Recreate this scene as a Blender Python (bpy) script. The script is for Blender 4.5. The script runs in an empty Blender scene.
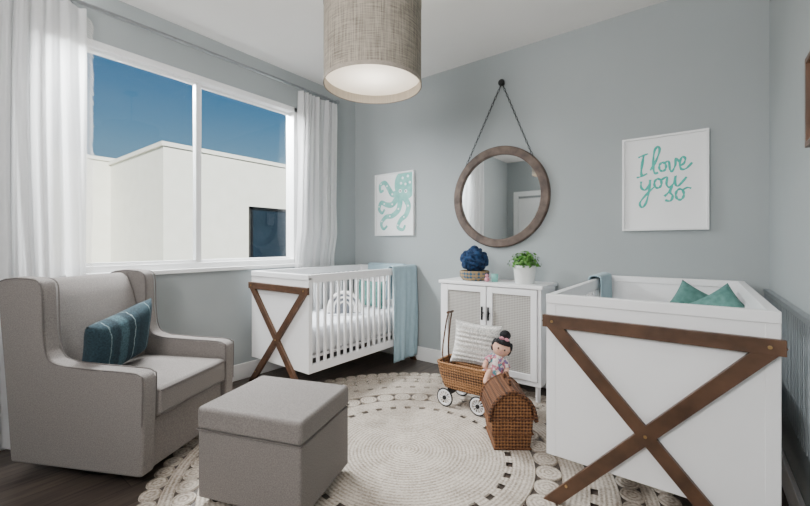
import bpy, bmesh, math, random
from mathutils import Vector, Matrix, Euler
random.seed(7)
pi=math.pi
scene=bpy.context.scene
COL=scene.collection

# ---------------------------------------------------------------- materials
def H(h):
    h=h.lstrip('#'); o=[]
    for i in (0,2,4):
        c=int(h[i:i+2],16)/255
        o.append(c/12.92 if c<=.04045 else ((c+.055)/1.055)**2.4)
    return (o[0],o[1],o[2],1)
def newmat(name):
    m=bpy.data.materials.new(name); m.use_nodes=True
    nt=m.node_tree; b=nt.nodes['Principled BSDF']
    return m,nt,b
def N(nt,t,**k):
    n=nt.nodes.new(t)
    for a,v in k.items(): setattr(n,a,v)
    return n
def ramp(nt,a,b,p0=0.,p1=1.):
    r=N(nt,'ShaderNodeValToRGB'); e=r.color_ramp.elements
    e[0].position=p0; e[0].color=a; e[1].position=p1; e[1].color=b
    return r
def pm(name,c1,c2=None,rough=.6,scale=20,stretch=(1,1,1),bump=.0,bscale=None,metal=0,detail=3,spec=None,sheen=0,coord='Object'):
    m,nt,b=newmat(name)
    c1=H(c1); c2=H(c2) if c2 else c1
    tc=N(nt,'ShaderNodeTexCoord'); mp=N(nt,'ShaderNodeMapping'); mp.inputs['Scale'].default_value=stretch
    nt.links.new(tc.outputs[coord],mp.inputs[0])
    nz=N(nt,'ShaderNodeTexNoise'); nz.inputs['Scale'].default_value=scale; nz.inputs['Detail'].default_value=detail
    nt.links.new(mp.outputs[0],nz.inputs[0])
    r=ramp(nt,c1,c2,.3,.7); nt.links.new(nz.outputs[0],r.inputs[0]); nt.links.new(r.outputs[0],b.inputs['Base Color'])
    b.inputs['Roughness'].default_value=rough; b.inputs['Metallic'].default_value=metal
    if spec is not None: b.inputs['Specular IOR Level'].default_value=spec
    if sheen: b.inputs['Sheen Weight'].default_value=sheen
    if bump:
        n2=N(nt,'ShaderNodeTexNoise'); n2.inputs['Scale'].default_value=bscale or scale*3
        nt.links.new(mp.outputs[0],n2.inputs[0])
        bp=N(nt,'ShaderNodeBump'); bp.inputs['Strength'].default_value=bump; bp.inputs['Distance'].default_value=.004
        nt.links.new(n2.outputs[0],bp.inputs['Height']); nt.links.new(bp.outputs[0],b.inputs['Normal'])
    return m
def weave(name,c1,c2,s=60,rough=.85,bump=.6,coord='Object',dist=.004,thr=(.3,.7),noise=.0):
    """crossing wave textures -> woven look"""
    m,nt,b=newmat(name)
    tc=N(nt,'ShaderNodeTexCoord')
    ws=[]
    for d in ('X','Y','Z'):
        w=N(nt,'ShaderNodeTexWave'); w.wave_type='BANDS'; w.bands_direction=d
        w.inputs['Scale'].default_value=s; w.inputs['Distortion'].default_value=noise; w.inputs['Detail'].default_value=1
        nt.links.new(tc.outputs[coord],w.inputs[0]); ws.append(w)
    a=N(nt,'ShaderNodeMath',operation='ADD'); nt.links.new(ws[0].outputs[1],a.inputs[0]); nt.links.new(ws[1].outputs[1],a.inputs[1])
    a2=N(nt,'ShaderNodeMath',operation='MULTIPLY_ADD'); nt.links.new(a.outputs[0],a2.inputs[0]); a2.inputs[1].default_value=.4
    m3=N(nt,'ShaderNodeMath',operation='MULTIPLY'); nt.links.new(ws[2].outputs[1],m3.inputs[0]); m3.inputs[1].default_value=.5
    nt.links.new(m3.outputs[0],a2.inputs[2])
    r=ramp(nt,H(c1),H(c2),*thr); nt.links.new(a2.outputs[0],r.inputs[0]); nt.links.new(r.outputs[0],b.inputs['Base Color'])
    b.inputs['Roughness'].default_value=rough
    bp=N(nt,'ShaderNodeBump'); bp.inputs['Strength'].default_value=bump; bp.inputs['Distance'].default_value=dist
    nt.links.new(a2.outputs[0],bp.inputs['Height']); nt.links.new(bp.outputs[0],b.inputs['Normal'])
    return m

M={}
M['wall']=pm('wall_paint','#a0a6a7','#a3a9aa',rough=.85,scale=3,bump=.05,bscale=200)
M['ceil']=pm('ceiling_paint','#eae7e4','#edeae7',rough=.9,scale=3,bump=.05,bscale=150)
M['white']=pm('white_lacquer','#efeeef','#f3f2f3',rough=.35,scale=5)
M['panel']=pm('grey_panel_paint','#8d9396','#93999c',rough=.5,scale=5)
M['trim']=pm('white_trim','#e8e8e8','#ededed',rough=.45,scale=5)
M['wood']=pm('walnut_wood','#3c2719','#604330',rough=.45,scale=9,bump=.15,bscale=60)
M['mirrorwood']=pm('weathered_wood','#443630','#6e5d52',rough=.6,scale=14,bump=.4,bscale=60)
M['grey_fab']=pm('grey_linen','#6b6562','#8b8480',rough=.95,scale=230,bump=.5,bscale=450,sheen=.1,detail=6)
M['seam']=pm('darker_grey_piping','#5d5855','#6b6562',rough=.95,scale=200)
M['dark']=pm('dark_metal','#1c1b1c','#242324',rough=.4,scale=10,metal=.5)
M['steel']=pm('brushed_steel','#8d9092','#9a9da0',rough=.35,scale=20,metal=.8)
M['brass']=pm('dull_brass','#a8895a','#b8996a',rough=.4,scale=20,metal=.8)
M['paper']=pm('white_paper','#f1f1f1','#f4f4f4',rough=.8,scale=4)
M['teal']=pm('teal_ink','#36ab9e','#52c0b2',rough=.8,scale=30)
M['tealpale']=pm('pale_teal_ink','#93cbc2','#69b0a7',rough=.8,scale=14)
M['black']=pm('black_rubber','#121213','#1a1a1b',rough=.6,scale=30)
M['leaf']=pm('green_leaf','#2a6019','#5f9534',rough=.5,scale=25)
M['soil']=pm('soil','#2b2019','#3a2c22',rough=1,scale=60)
M['pot']=pm('white_ceramic','#d9dbd8','#e2e3e0',rough=.3,scale=6)
M['navy']=pm('navy_yarn','#0a1a34','#173e68',rough=.95,scale=35,bump=.8,bscale=160)
M['skyfab']=pm('pale_blue_knit','#9fb9c4','#a9c2cc',rough=.95,scale=20,bump=.25,bscale=400,sheen=.2)
M['tealfab']=pm('sage_teal_fabric','#4a746e','#64918a',rough=.95,scale=30,bump=.3,bscale=300)
M['sheet']=pm('white_cotton','#e3e5e9','#ebecf0',rough=.9,scale=40,bump=.2,bscale=200)
M['fluff']=pm('white_fleece','#e2deda','#f4f1ed',rough=1,scale=60,bump=1,bscale=120)
M['greyfleece']=pm('soft_grey_fleece','#5c5e63','#70727a',rough=1,scale=60,bump=.6,bscale=120)
M['skin']=pm('felt_skin','#d3a28c','#ddb29d',rough=.95,scale=60,bump=.3,bscale=300)
M['hair']=pm('black_yarn','#0d0d10','#1b1b1f',rough=.9,scale=80,bump=.8,bscale=200)
M['pink']=pm('pink_cloth','#b4707f','#cf97a1',rough=.95,scale=70)
M['stucco']=pm('cream_stucco','#e9e7dc','#f0eee4',rough=.95,scale=4,bump=.3,bscale=60)
M['darkglass']=pm('dark_window_glass','#16202a','#1e2a35',rough=.15,scale=2)
M['ground']=pm('asphalt','#77756f','#85837c',rough=.95,scale=3)
M['wicker']=weave('honey_wicker','#40271a','#a8794f',s=17,bump=1,dist=.010,noise=.8,thr=(.2,.75))
M['wicker_d']=weave('brown_wicker','#3a2215','#8e5f3a',s=18,bump=1,dist=.010,noise=.8,thr=(.2,.75))
M['wicker_roof']=weave('brown_wicker_roof','#2f1b11','#744a2d',s=18,bump=1,dist=.010,noise=.8,thr=(.2,.8))
M['cane']=weave('woven_cane','#84807b','#c6c2bc',s=26,bump=.5,dist=.003,thr=(.1,.8))
M['lining']=weave('pale_shade_lining','#b5aa9c','#c6bcae',s=55,bump=.2,dist=.001)
M['rimband']=pm('shade_rim_band','#8d8378','#9c9287',rough=.9,scale=60)
M['basketpat']=weave('blue_tan_basket','#2f5873','#9a8360',s=11,bump=.6,dist=.004,noise=1)

def printed():
    m,nt,b=newmat('printed_colourful_cloth')
    tc=N(nt,'ShaderNodeTexCoord'); v=N(nt,'ShaderNodeTexVoronoi'); v.inputs['Scale'].default_value=75; nt.links.new(tc.outputs['Object'],v.inputs[0])
    s=N(nt,'ShaderNodeSeparateXYZ'); nt.links.new(v.outputs['Color'],s.inputs[0])
    r=N(nt,'ShaderNodeValToRGB'); r.color_ramp.interpolation='CONSTANT'; e=r.color_ramp.elements
    e[0].position=0; e[0].color=H('#d9cdc8'); e[1].position=.35; e[1].color=H('#b9707f')
    for p,c in ((.55,'#5c8f97'),(.7,'#d9cdc8'),(.85,'#7a6a93')): x=e.new(p); x.color=H(c)
    nt.links.new(s.outputs[0],r.inputs[0]); nt.links.new(r.outputs[0],b.inputs['Base Color']); b.inputs['Roughness'].default_value=.95
    return m
M['dress']=printed()

def linen():
    m,nt,b=newmat('slub_linen')
    tc=N(nt,'ShaderNodeTexCoord')
    out=[]
    for st in ((2,2,60),(26,26,1.2)):
        mp=N(nt,'ShaderNodeMapping'); mp.inputs['Scale'].default_value=st
        nt.links.new(tc.outputs['Object'],mp.inputs[0])
        nz=N(nt,'ShaderNodeTexNoise'); nz.inputs['Scale'].default_value=7; nz.inputs['Detail'].default_value=4
        nt.links.new(mp.outputs[0],nz.inputs[0]); out.append(nz)
    a=N(nt,'ShaderNodeMath',operation='ADD'); nt.links.new(out[0].outputs[0],a.inputs[0]); nt.links.new(out[1].outputs[0],a.inputs[1])
    r=ramp(nt,H('#615a52'),H('#a09789'),.36,.60)
    h=N(nt,'ShaderNodeMath',operation='MULTIPLY'); h.inputs[1].default_value=.5; nt.links.new(a.outputs[0],h.inputs[0])
    nt.links.new(h.outputs[0],r.inputs[0]); nt.links.new(r.outputs[0],b.inputs['Base Color'])
    b.inputs['Roughness'].default_value=.95
    bp=N(nt,'ShaderNodeBump'); bp.inputs['Strength'].default_value=.4; bp.inputs['Distance'].default_value=.002
    nt.links.new(a.outputs[0],bp.inputs['Height']); nt.links.new(bp.outputs[0],b.inputs['Normal'])
    return m
M['linen']=linen()
def diffuser_mat():
    m,nt,b=newmat('white_acrylic_diffuser')
    b.inputs['Base Color'].default_value=H('#ecebe6'); b.inputs['Roughness'].default_value=.6
    tr=N(nt,'ShaderNodeBsdfTranslucent'); tr.inputs[0].default_value=H('#f4f1ea')
    mx=N(nt,'ShaderNodeMixShader'); mx.inputs[0].default_value=.5
    nt.links.new(b.outputs[0],mx.inputs[1]); nt.links.new(tr.outputs[0],mx.inputs[2]); nt.links.new(mx.outputs[0],nt.nodes['Material Output'].inputs[0])
    return m
M['diffuser']=diffuser_mat()

def floor_mat():
    m,nt,b=newmat('dark_oak_planks')
    tc=N(nt,'ShaderNodeTexCoord')
    mp=N(nt,'ShaderNodeMapping'); mp.inputs['Rotation'].default_value=(0,0,pi/2)
    nt.links.new(tc.outputs['Object'],mp.inputs[0])
    br=N(nt,'ShaderNodeTexBrick'); br.inputs['Scale'].default_value=1; br.inputs['Brick Width'].default_value=1.3; br.inputs['Row Height'].default_value=.14
    br.inputs['Mortar Size'].default_value=.002; br.inputs['Color1'].default_value=H('#463d38'); br.inputs['Color2'].default_value=H('#5e534b'); br.inputs['Mortar'].default_value=H('#1f1814')
    nt.links.new(mp.outputs[0],br.inputs[0])
    m2=N(nt,'ShaderNodeMapping'); m2.inputs['Scale'].default_value=(12,.8,1); nt.links.new(tc.outputs['Object'],m2.inputs[0])
    nz=N(nt,'ShaderNodeTexNoise'); nz.inputs['Scale'].default_value=5; nz.inputs['Detail'].default_value=6; nt.links.new(m2.outputs[0],nz.inputs[0])
    r=ramp(nt,(.5,.5,.5,1),(1.35,1.35,1.35,1),.3,.7); nt.links.new(nz.outputs[0],r.inputs[0])
    mx=N(nt,'ShaderNodeMix',data_type='RGBA',blend_type='MULTIPLY'); mx.inputs[0].default_value=1
    nt.links.new(br.outputs[0],mx.inputs[6]); nt.links.new(r.outputs[0],mx.inputs[7]); nt.links.new(mx.outputs[2],b.inputs['Base Color'])
    b.inputs['Roughness'].default_value=.4
    return m
M['floor']=floor_mat()

def rug_mat():
    m,nt,b=newmat('braided_jute')
    tc=N(nt,'ShaderNodeTexCoord')
    w=N(nt,'ShaderNodeTexWave'); w.bands_direction='X'; w.inputs['Scale'].default_value=16; w.inputs['Distortion'].default_value=1.0; w.inputs['Detail'].default_value=2; w.inputs['Detail Scale'].default_value=5
    nt.links.new(tc.outputs['UV'],w.inputs[0])
    n1=N(nt,'ShaderNodeTexNoise'); n1.inputs['Scale'].default_value=95; n1.inputs['Detail'].default_value=4; nt.links.new(tc.outputs['Object'],n1.inputs[0])
    nz=N(nt,'ShaderNodeTexNoise'); nz.inputs['Scale'].default_value=8; nz.inputs['Detail'].default_value=5; nt.links.new(tc.outputs['Object'],nz.inputs[0])
    a=N(nt,'ShaderNodeMath',operation='MULTIPLY_ADD'); nt.links.new(w.outputs[1],a.inputs[0]); a.inputs[1].default_value=.24
    c=N(nt,'ShaderNodeMath',operation='MULTIPLY'); nt.links.new(n1.outputs[0],c.inputs[0]); c.inputs[1].default_value=.85; nt.links.new(c.outputs[0],a.inputs[2])
    d=N(nt,'ShaderNodeMath',operation='MULTIPLY_ADD'); nt.links.new(nz.outputs[0],d.inputs[0]); d.inputs[1].default_value=.5; nt.links.new(a.outputs[0],d.inputs[2])
    r=ramp(nt,H('#86786a'),H('#d4c9bc'),.50,1.0); nt.links.new(d.outputs[0],r.inputs[0]); nt.links.new(r.outputs[0],b.inputs['Base Color'])
    b.inputs['Roughness'].default_value=1
    bp=N(nt,'ShaderNodeBump'); bp.inputs['Strength'].default_value=.6; bp.inputs['Distance'].default_value=.005
    nt.links.new(a.outputs[0],bp.inputs['Height']); nt.links.new(bp.outputs[0],b.inputs['Normal'])
    return m
M['rug']=rug_mat()

def stripes(name,cols,scale,axis='X',coord='UV',rough=.95):
    m,nt,b=newmat(name)
    tc=N(nt,'ShaderNodeTexCoord'); s=N(nt,'ShaderNodeSeparateXYZ'); nt.links.new(tc.outputs[coord],s.inputs[0])
    mu=N(nt,'ShaderNodeMath',operation='MULTIPLY'); mu.inputs[1].default_value=scale; nt.links.new(s.outputs[axis],mu.inputs[0])
    n0=N(nt,'ShaderNodeTexNoise'); n0.inputs['Scale'].default_value=40; nt.links.new(tc.outputs['Object'],n0.inputs[0])
    ad=N(nt,'ShaderNodeMath',operation='MULTIPLY_ADD'); nt.links.new(n0.outputs[0],ad.inputs[0]); ad.inputs[1].default_value=.05; nt.links.new(mu.outputs[0],ad.inputs[2])
    fr=N(nt,'ShaderNodeMath',operation='FRACT'); nt.links.new(ad.outputs[0],fr.inputs[0])
    r=N(nt,'ShaderNodeValToRGB'); r.color_ramp.interpolation='LINEAR'
    e=r.color_ramp.elements
    e[0].position=cols[0][0]; e[0].color=H(cols[0][1]); e[1].position=cols[1][0]; e[1].color=H(cols[1][1])
    for p,c in cols[2:]:
        x=e.new(p); x.color=H(c)
    nt.links.new(fr.outputs[0],r.inputs[0])
    nz=N(nt,'ShaderNodeTexNoise'); nz.inputs['Scale'].default_value=120; nt.links.new(tc.outputs['Object'],nz.inputs[0])
    rr=ramp(nt,(.6,.6,.6,1),(1.3,1.3,1.3,1),.3,.7); nt.links.new(nz.outputs[0],rr.inputs[0])
    mx=N(nt,'ShaderNodeMix',data_type='RGBA',blend_type='MULTIPLY'); mx.inputs[0].default_value=1
    nt.links.new(r.outputs[0],mx.inputs[6]); nt.links.new(rr.outputs[0],mx.inputs[7]); nt.links.new(mx.outputs[2],b.inputs['Base Color'])
    b.inputs['Roughness'].default_value=rough
    return m
M['tealstripe']=stripes('teal_striped_weave',[(0,'#22353e'),(.30,'#29414b'),(.315,'#7f9396'),(.33,'#29414b'),(.50,'#22343d'),(.56,'#3f5a63'),(.70,'#3f5a63'),(.74,'#22363f'),(.86,'#22363f'),(.875,'#8fa2a5'),(.89,'#263c46')],1.5)
M['ribbed']=stripes('ribbed_white_knit',[(0,'#c4c0bb'),(.5,'#f2efeb'),(.99,'#c4c0bb')],11,axis='Y')

def curtain_mat():
    m,nt,b=newmat('sheer_white_curtain')
    b.inputs['Base Color'].default_value=H('#f4f3f4'); b.inputs['Roughness'].default_value=.95
    tr=N(nt,'ShaderNodeBsdfTranslucent'); tr.inputs[0].default_value=H('#f9f8f8')
    mx=N(nt,'ShaderNodeMixShader'); mx.inputs[0].default_value=.5
    tp_=N(nt,'ShaderNodeBsdfTransparent')
    m2=N(nt,'ShaderNodeMixShader'); m2.inputs[0].default_value=.12
    out=nt.nodes['Material Output']
    nt.links.new(b.outputs[0],mx.inputs[1]); nt.links.new(tr.outputs[0],mx.inputs[2])
    nt.links.new(mx.outputs[0],m2.inputs[1]); nt.links.new(tp_.outputs[0],m2.inputs[2]); nt.links.new(m2.outputs[0],out.inputs[0])
    tc=N(nt,'ShaderNodeTexCoord'); w=N(nt,'ShaderNodeTexNoise'); w.inputs['Scale'].default_value=300; nt.links.new(tc.outputs['Object'],w.inputs[0])
    bp=N(nt,'ShaderNodeBump'); bp.inputs['Strength'].default_value=.2; bp.inputs['Distance'].default_value=.002
    nt.links.new(w.outputs[0],bp.inputs['Height']); nt.links.new(bp.outputs[0],b.inputs['Normal'])
    return m
M['curtain']=curtain_mat()
def glass_mat():
    m,nt,b=newmat('clear_window_glass')
    t=N(nt,'ShaderNodeBsdfTransparent'); t.inputs[0].default_value=(.96,.98,.98,1)
    g=N(nt,'ShaderNodeBsdfGlossy'); g.inputs['Roughness'].default_value=.02
    mx=N(nt,'ShaderNodeMixShader'); mx.inputs[0].default_value=.02
    nt.links.new(t.outputs[0],mx.inputs[1]); nt.links.new(g.outputs[0],mx.inputs[2]); nt.links.new(mx.outputs[0],nt.nodes['Material Output'].inputs[0])
    return m
M['glass']=glass_mat()
def mirror_mat():
    m,nt,b=newmat('mirror_silver'); b.inputs['Metallic'].default_value=1; b.inputs['Roughness'].default_value=.02; b.inputs['Base Color'].default_value=(.82,.85,.85,1)
    return m
M['mirror']=mirror_mat()

# ---------------------------------------------------------------- mesh builder
class MB:
    def __init__(s): s.bm=bmesh.new(); s.uv=s.bm.loops.layers.uv.new('UVMap')
    def _mi(s,vs,mi):
        for f in {f for v in vs for f in v.link_faces}: f.material_index=mi
    def box(s,c,sz,rot=None,mi=0):
        R=rot.to_matrix().to_4x4() if rot else Matrix()
        r=bmesh.ops.create_cube(s.bm,size=1,matrix=Matrix.Translation(c)@R@Matrix.Diagonal((*sz,1)))
        s._mi(r['verts'],mi); return s
    def cyl(s,p0,p1,r0,r1=None,seg=16,mi=0):
        p0=Vector(p0);p1=Vector(p1); r1=r0 if r1 is None else r1
        d=p1-p0; q=d.to_track_quat('Z','Y').to_matrix().to_4x4()
        r=bmesh.ops.create_cone(s.bm,cap_ends=True,segments=seg,radius1=r0,radius2=r1,depth=d.length,matrix=Matrix.Translation((p0+p1)/2)@q)
        s._mi(r['verts'],mi); return s
    def sph(s,c,sz,mi=0,seg=16,rot=None):
        if isinstance(sz,(int,float)): sz=(sz,)*3
        R=rot.to_matrix().to_4x4() if rot else Matrix()
        r=bmesh.ops.create_uvsphere(s.bm,u_segments=seg,v_segments=max(6,seg*2//3),radius=1,matrix=Matrix.Translation(c)@R@Matrix.Diagonal((*sz,1)))
        s._mi(r['verts'],mi); return s
    def tube(s,pts,r,seg=8,closed=False,mi=0,flat=None):
        pts=[Vector(p) for p in pts]; n=len(pts)
        rs=[r]*n if isinstance(r,(int,float)) else r
        T=[]
        for i in range(n):
            a=pts[(i-1)%n] if (closed or i>0) else pts[i]; b=pts[(i+1)%n] if (closed or i<n-1) else pts[i]
            t=(b-a); T.append(t.normalized() if t.length>1e-9 else Vector((0,0,1)))
        up=Vector((0,0,1)) if abs(T[0].z)<.9 else Vector((1,0,0))
        nrm=(up-T[0]*up.dot(T[0])).normalized()
        rings=[]
        for i in range(n):
            nrm=(nrm-T[i]*nrm.dot(T[i])).normalized(); bn=T[i].cross(nrm)
            ring=[]
            for k in range(seg):
                a=2*pi*k/seg; o=(nrm*math.cos(a)+bn*math.sin(a))*rs[i]
                if flat: o.y*=flat
                ring.append(s.bm.verts.new(pts[i]+o))
            rings.append(ring)
        m=n if closed else n-1
        for i in range(m):
            A=rings[i];B=rings[(i+1)%n]
            for k in range(seg):
                f=s.bm.faces.new((A[k],A[(k+1)%seg],B[(k+1)%seg],B[k])); f.material_index=mi
        if not closed:
            for R in (rings[0],rings[-1]):
                f=s.bm.faces.new(R); f.material_index=mi
        return s
    def lathe(s,prof,seg=32,c=(0,0,0),mat=None,mi=0):
        Mx=Matrix.Translation(c)@(mat or Matrix()); rings=[]
        for r,z in prof:
            if r<1e-6: rings.append([s.bm.verts.new(Mx@Vector((0,0,z)))])
            else: rings.append([s.bm.verts.new(Mx@Vector((r*math.cos(2*pi*k/seg),r*math.sin(2*pi*k/seg),z))) for k in range(seg)])
        for A,B in zip(rings,rings[1:]):
            for k in range(seg):
                k2=(k+1)%seg
                if len(A)==1 and len(B)==1: continue
                if len(A)==1: f=s.bm.faces.new((A[0],B[k2],B[k]))
                elif len(B)==1: f=s.bm.faces.new((A[k],A[k2],B[0]))
                else: f=s.bm.faces.new((A[k],A[k2],B[k2],B[k]))
                f.material_index=mi
        return s
    def prism(s,outline,t,mat,mi=0):
        A=[s.bm.verts.new(mat@Vector((x,y,-t/2))) for x,y in outline]
        B=[s.bm.verts.new(mat@Vector((x,y,t/2))) for x,y in outline]
        n=len(A); fs=[s.bm.faces.new(A[::-1]),s.bm.faces.new(B)]
        for i in range(n): fs.append(s.bm.faces.new((A[i],A[(i+1)%n],B[(i+1)%n],B[i])))
        for f in fs: f.material_index=mi
        return s
    def grid(s,fn,nu,nv,mi=0):
        V=[[s.bm.verts.new(fn(i/nu,j/nv)) for j in range(nv+1)] for i in range(nu+1)]
        for i in range(nu):
            for j in range(nv):
                f=s.bm.faces.new((V[i][j],V[i+1][j],V[i+1][j+1],V[i][j+1])); f.material_index=mi
                for l,(a,b) in zip(f.loops,((i,j),(i+1,j),(i+1,j+1),(i,j+1))): l[s.uv].uv=(a/nu,b/nv)
        return s
    def pillow(s,w,h,t,n=20,mi=0,pinch=.10,rib=0):
        def P(u,v,sg):
            a=2*u-1;b=2*v-1
            th=t/2*(max(0,(1-a**4))*max(0,(1-b**4)))**.5
            if rib: th*=1+.07*math.cos(v*rib*2*pi)
            return Vector((w/2*a*(1-pinch*(1-b*b)*abs(a)),sg*th,h/2*b*(1-pinch*(1-a*a)*abs(b))))
        s.grid(lambda u,v:P(u,v,-1),n,n,mi); s.grid(lambda u,v:P(u,v,1),n,n,mi)
        bmesh.ops.remove_doubles(s.bm,verts=s.bm.verts,dist=1e-5); return s
    def obj(s,name,mats,parent=None,loc=(0,0,0),rot=(0,0,0),bevel=0,seg=3,smooth=True,angle=35,sub=0,solid=0,remesh=0,normals=True,**props):
        if normals: bmesh.ops.recalc_face_normals(s.bm,faces=s.bm.faces)
        me=bpy.data.meshes.new(name); s.bm.to_mesh(me); s.bm.free()
        if not isinstance(mats,(list,tuple)): mats=[mats]
        for m in mats: me.materials.append(m)
        if smooth:
            for p in me.polygons: p.use_smooth=True
            if not bevel: me.set_sharp_from_angle(angle=math.radians(angle))
        o=bpy.data.objects.new(name,me); COL.objects.link(o)
        o.location=loc; o.rotation_euler=rot
        if parent: o.parent=parent
        if solid: md=o.modifiers.new('s','SOLIDIFY'); md.thickness=solid; md.offset=0
        if bevel:
            md=o.modifiers.new('b','BEVEL'); md.width=bevel; md.segments=seg; md.limit_method='ANGLE'; md.angle_limit=math.radians(40); md.harden_normals=True
        if remesh:
            md=o.modifiers.new('r','REMESH'); md.mode='VOXEL'; md.voxel_size=remesh; md.use_smooth_shade=True
            md=o.modifiers.new('sm','SMOOTH'); md.iterations=4
        if sub: md=o.modifiers.new('ss','SUBSURF'); md.levels=sub; md.render_levels=sub
        for k,v in props.items(): o[k]=v
        return o
def empty(name,loc,rot=(0,0,0),**p):
    o=bpy.data.objects.new(name,None); COL.objects.link(o); o.location=loc; o.rotation_euler=rot; o.empty_display_size=.1
    for k,v in p.items(): o[k]=v
    return o
def cat(pts,n=6,closed=False):
    P=[Vector(p) for p in pts]; out=[]; L=len(P)
    rng=range(L) if closed else range(L-1)
    for i in rng:
        g=lambda k:P[k%L] if closed else P[max(0,min(L-1,k))]
        a,b,c,d=g(i-1),g(i),g(i+1),g(i+2)
        for k in range(n):
            t=k/n
            out.append(.5*((2*b)+(c-a)*t+(2*a-5*b+4*c-d)*t*t+(3*b-a-3*c+d)*t**3))
    if not closed: out.append(P[-1])
    return out
E=lambda x,y,z:Euler((math.radians(x),math.radians(y),math.radians(z)))
R90=Euler((pi/2,0,0)).to_matrix().to_4x4()

# ---------------------------------------------------------------- room
XL,XR,YB,YF,ZC=-3.04,.32,3.07,-1.2,2.73
T=.15
def struct(o,label): o['kind']='structure'; o['label']=label; return o
struct(MB().box(((XL+XR)/2,(YB+YF)/2,-.05),(XR-XL+2*T,YB-YF+2*T,.1)).obj('floor',M['floor'],smooth=False),'dark brown oak plank floor')
struct(MB().box(((XL+XR)/2,(YB+YF)/2,ZC+.1),(XR-XL+2*T,YB-YF+2*T,.2)).obj('ceiling',M['ceil'],smooth=False),'plain off-white painted ceiling')
struct(MB().box(((XL+XR)/2,YB+T/2,ZC/2),(XR-XL+2*T,T,ZC)).obj('wall_back',M['wall'],smooth=False),'grey-blue painted wall')
struct(MB().box((XR+T/2,(YB+YF)/2,ZC/2),(T,YB-YF,ZC)).obj('wall_right',M['wall'],smooth=False),'grey-blue painted side wall')
struct(MB().box(((XL+XR)/2,YF-T/2,ZC/2),(XR-XL+2*T,T,ZC)).obj('wall_front',M['wall'],smooth=False),'grey-blue painted wall with the door')
WY0,WY1,WZ0,WZ1=.50,2.29,.94,2.41
b=MB()
b.box((XL-T/2,(YF+WY0)/2,ZC/2),(T,WY0-YF,ZC)); b.box((XL-T/2,(YB+WY1)/2,ZC/2),(T,YB-WY1,ZC))
b.box((XL-T/2,(WY0+WY1)/2,WZ0/2),(T,WY1-WY0,WZ0)); b.box((XL-T/2,(WY0+WY1)/2,(WZ1+ZC)/2),(T,WY1-WY0,ZC-WZ1))
struct(b.obj('wall_left',M['wall'],smooth=False),'grey-blue painted wall with the window opening')
w=struct(empty('window_1',(XL,(WY0+WY1)/2,WZ0)),'white framed two-pane sliding window')
hw=(WY1-WY0)/2; hh=WZ1-WZ0
b=MB(); f=.045
for sy in (-1,1): b.box((-.05,sy*(hw-f/2),hh/2),(.12,f,hh))
b.box((-.05,0,f/2),(.12,2*hw,f)); b.box((-.05,0,hh-f/2),(.12,2*hw,f)); b.box((-.05,0,hh/2),(.08,.03,hh-2*f))
b.box((.015,0,-.012),(.07,2*hw+.06,.03))
b.obj('window_frame',M['trim'],w,bevel=.004)
for sg in (-1,1):
    b=MB(); c=sg*(hw/2-.008); ww=hw-.05; q=.020
    x=-.045-.02*sg
    for s2 in (-1,1): b.box((x,c+s2*(ww/2),hh/2),(.03,q,hh-.1))
    for z in (f+q/2,hh-f-q/2): b.box((x,c,z),(.03,ww,q))
    b.obj('window_sash',M['trim'],w,bevel=.003)
    MB().box((x,c,hh/2),(.006,ww,hh-.12)).obj('window_glass',M['glass'],w,smooth=False)
def bbx(name,x0,x1,y):
    struct(MB().box(((x0+x1)/2,y,.065),(x1-x0,.018,.13)).obj(name,M['trim'],bevel=.004),'white painted baseboard')
bbx('baseboard_back',XL,XR,YB-.009)
struct(MB().box((XL+.009,(YB+YF)/2,.065),(.018,YB-YF-.04,.13)).obj('baseboard_left',M['trim'],bevel=.004),'white painted baseboard')
struct(MB().box((XR-.009,(YB+YF)/2,.065),(.018,YB-YF-.04,.13)).obj('baseboard_right',M['trim'],bevel=.004),'white painted baseboard')
bbx('baseboard_front',-1.85,XR,YF+.009)
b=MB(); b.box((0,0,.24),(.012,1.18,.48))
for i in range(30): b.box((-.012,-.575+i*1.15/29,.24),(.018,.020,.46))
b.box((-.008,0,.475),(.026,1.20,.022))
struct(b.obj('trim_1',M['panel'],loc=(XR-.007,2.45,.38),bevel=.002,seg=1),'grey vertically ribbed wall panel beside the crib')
d=struct(empty('door_1',(-2.4,YF,0)),'white panelled interior door')
MB().box((0,.015,1.0),(.80,.03,2.0)).box((0,.032,.55),(.58,.008,.75)).box((0,.032,1.45),(.58,.008,.8)).obj('door_leaf',M['trim'],d,bevel=.004)
MB().box((-.45,.02,1.03),(.09,.04,2.06)).box((.45,.02,1.03),(.09,.04,2.06)).box((0,.02,2.09),(.99,.04,.09)).obj('door_casing',M['trim'],d,bevel=.004)
MB().cyl((.34,.03,1.0),(.34,.08,1.0),.012).cyl((.35,.075,1.0),(.24,.075,1.0),.009).obj('door_handle',M['steel'],d)

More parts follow.
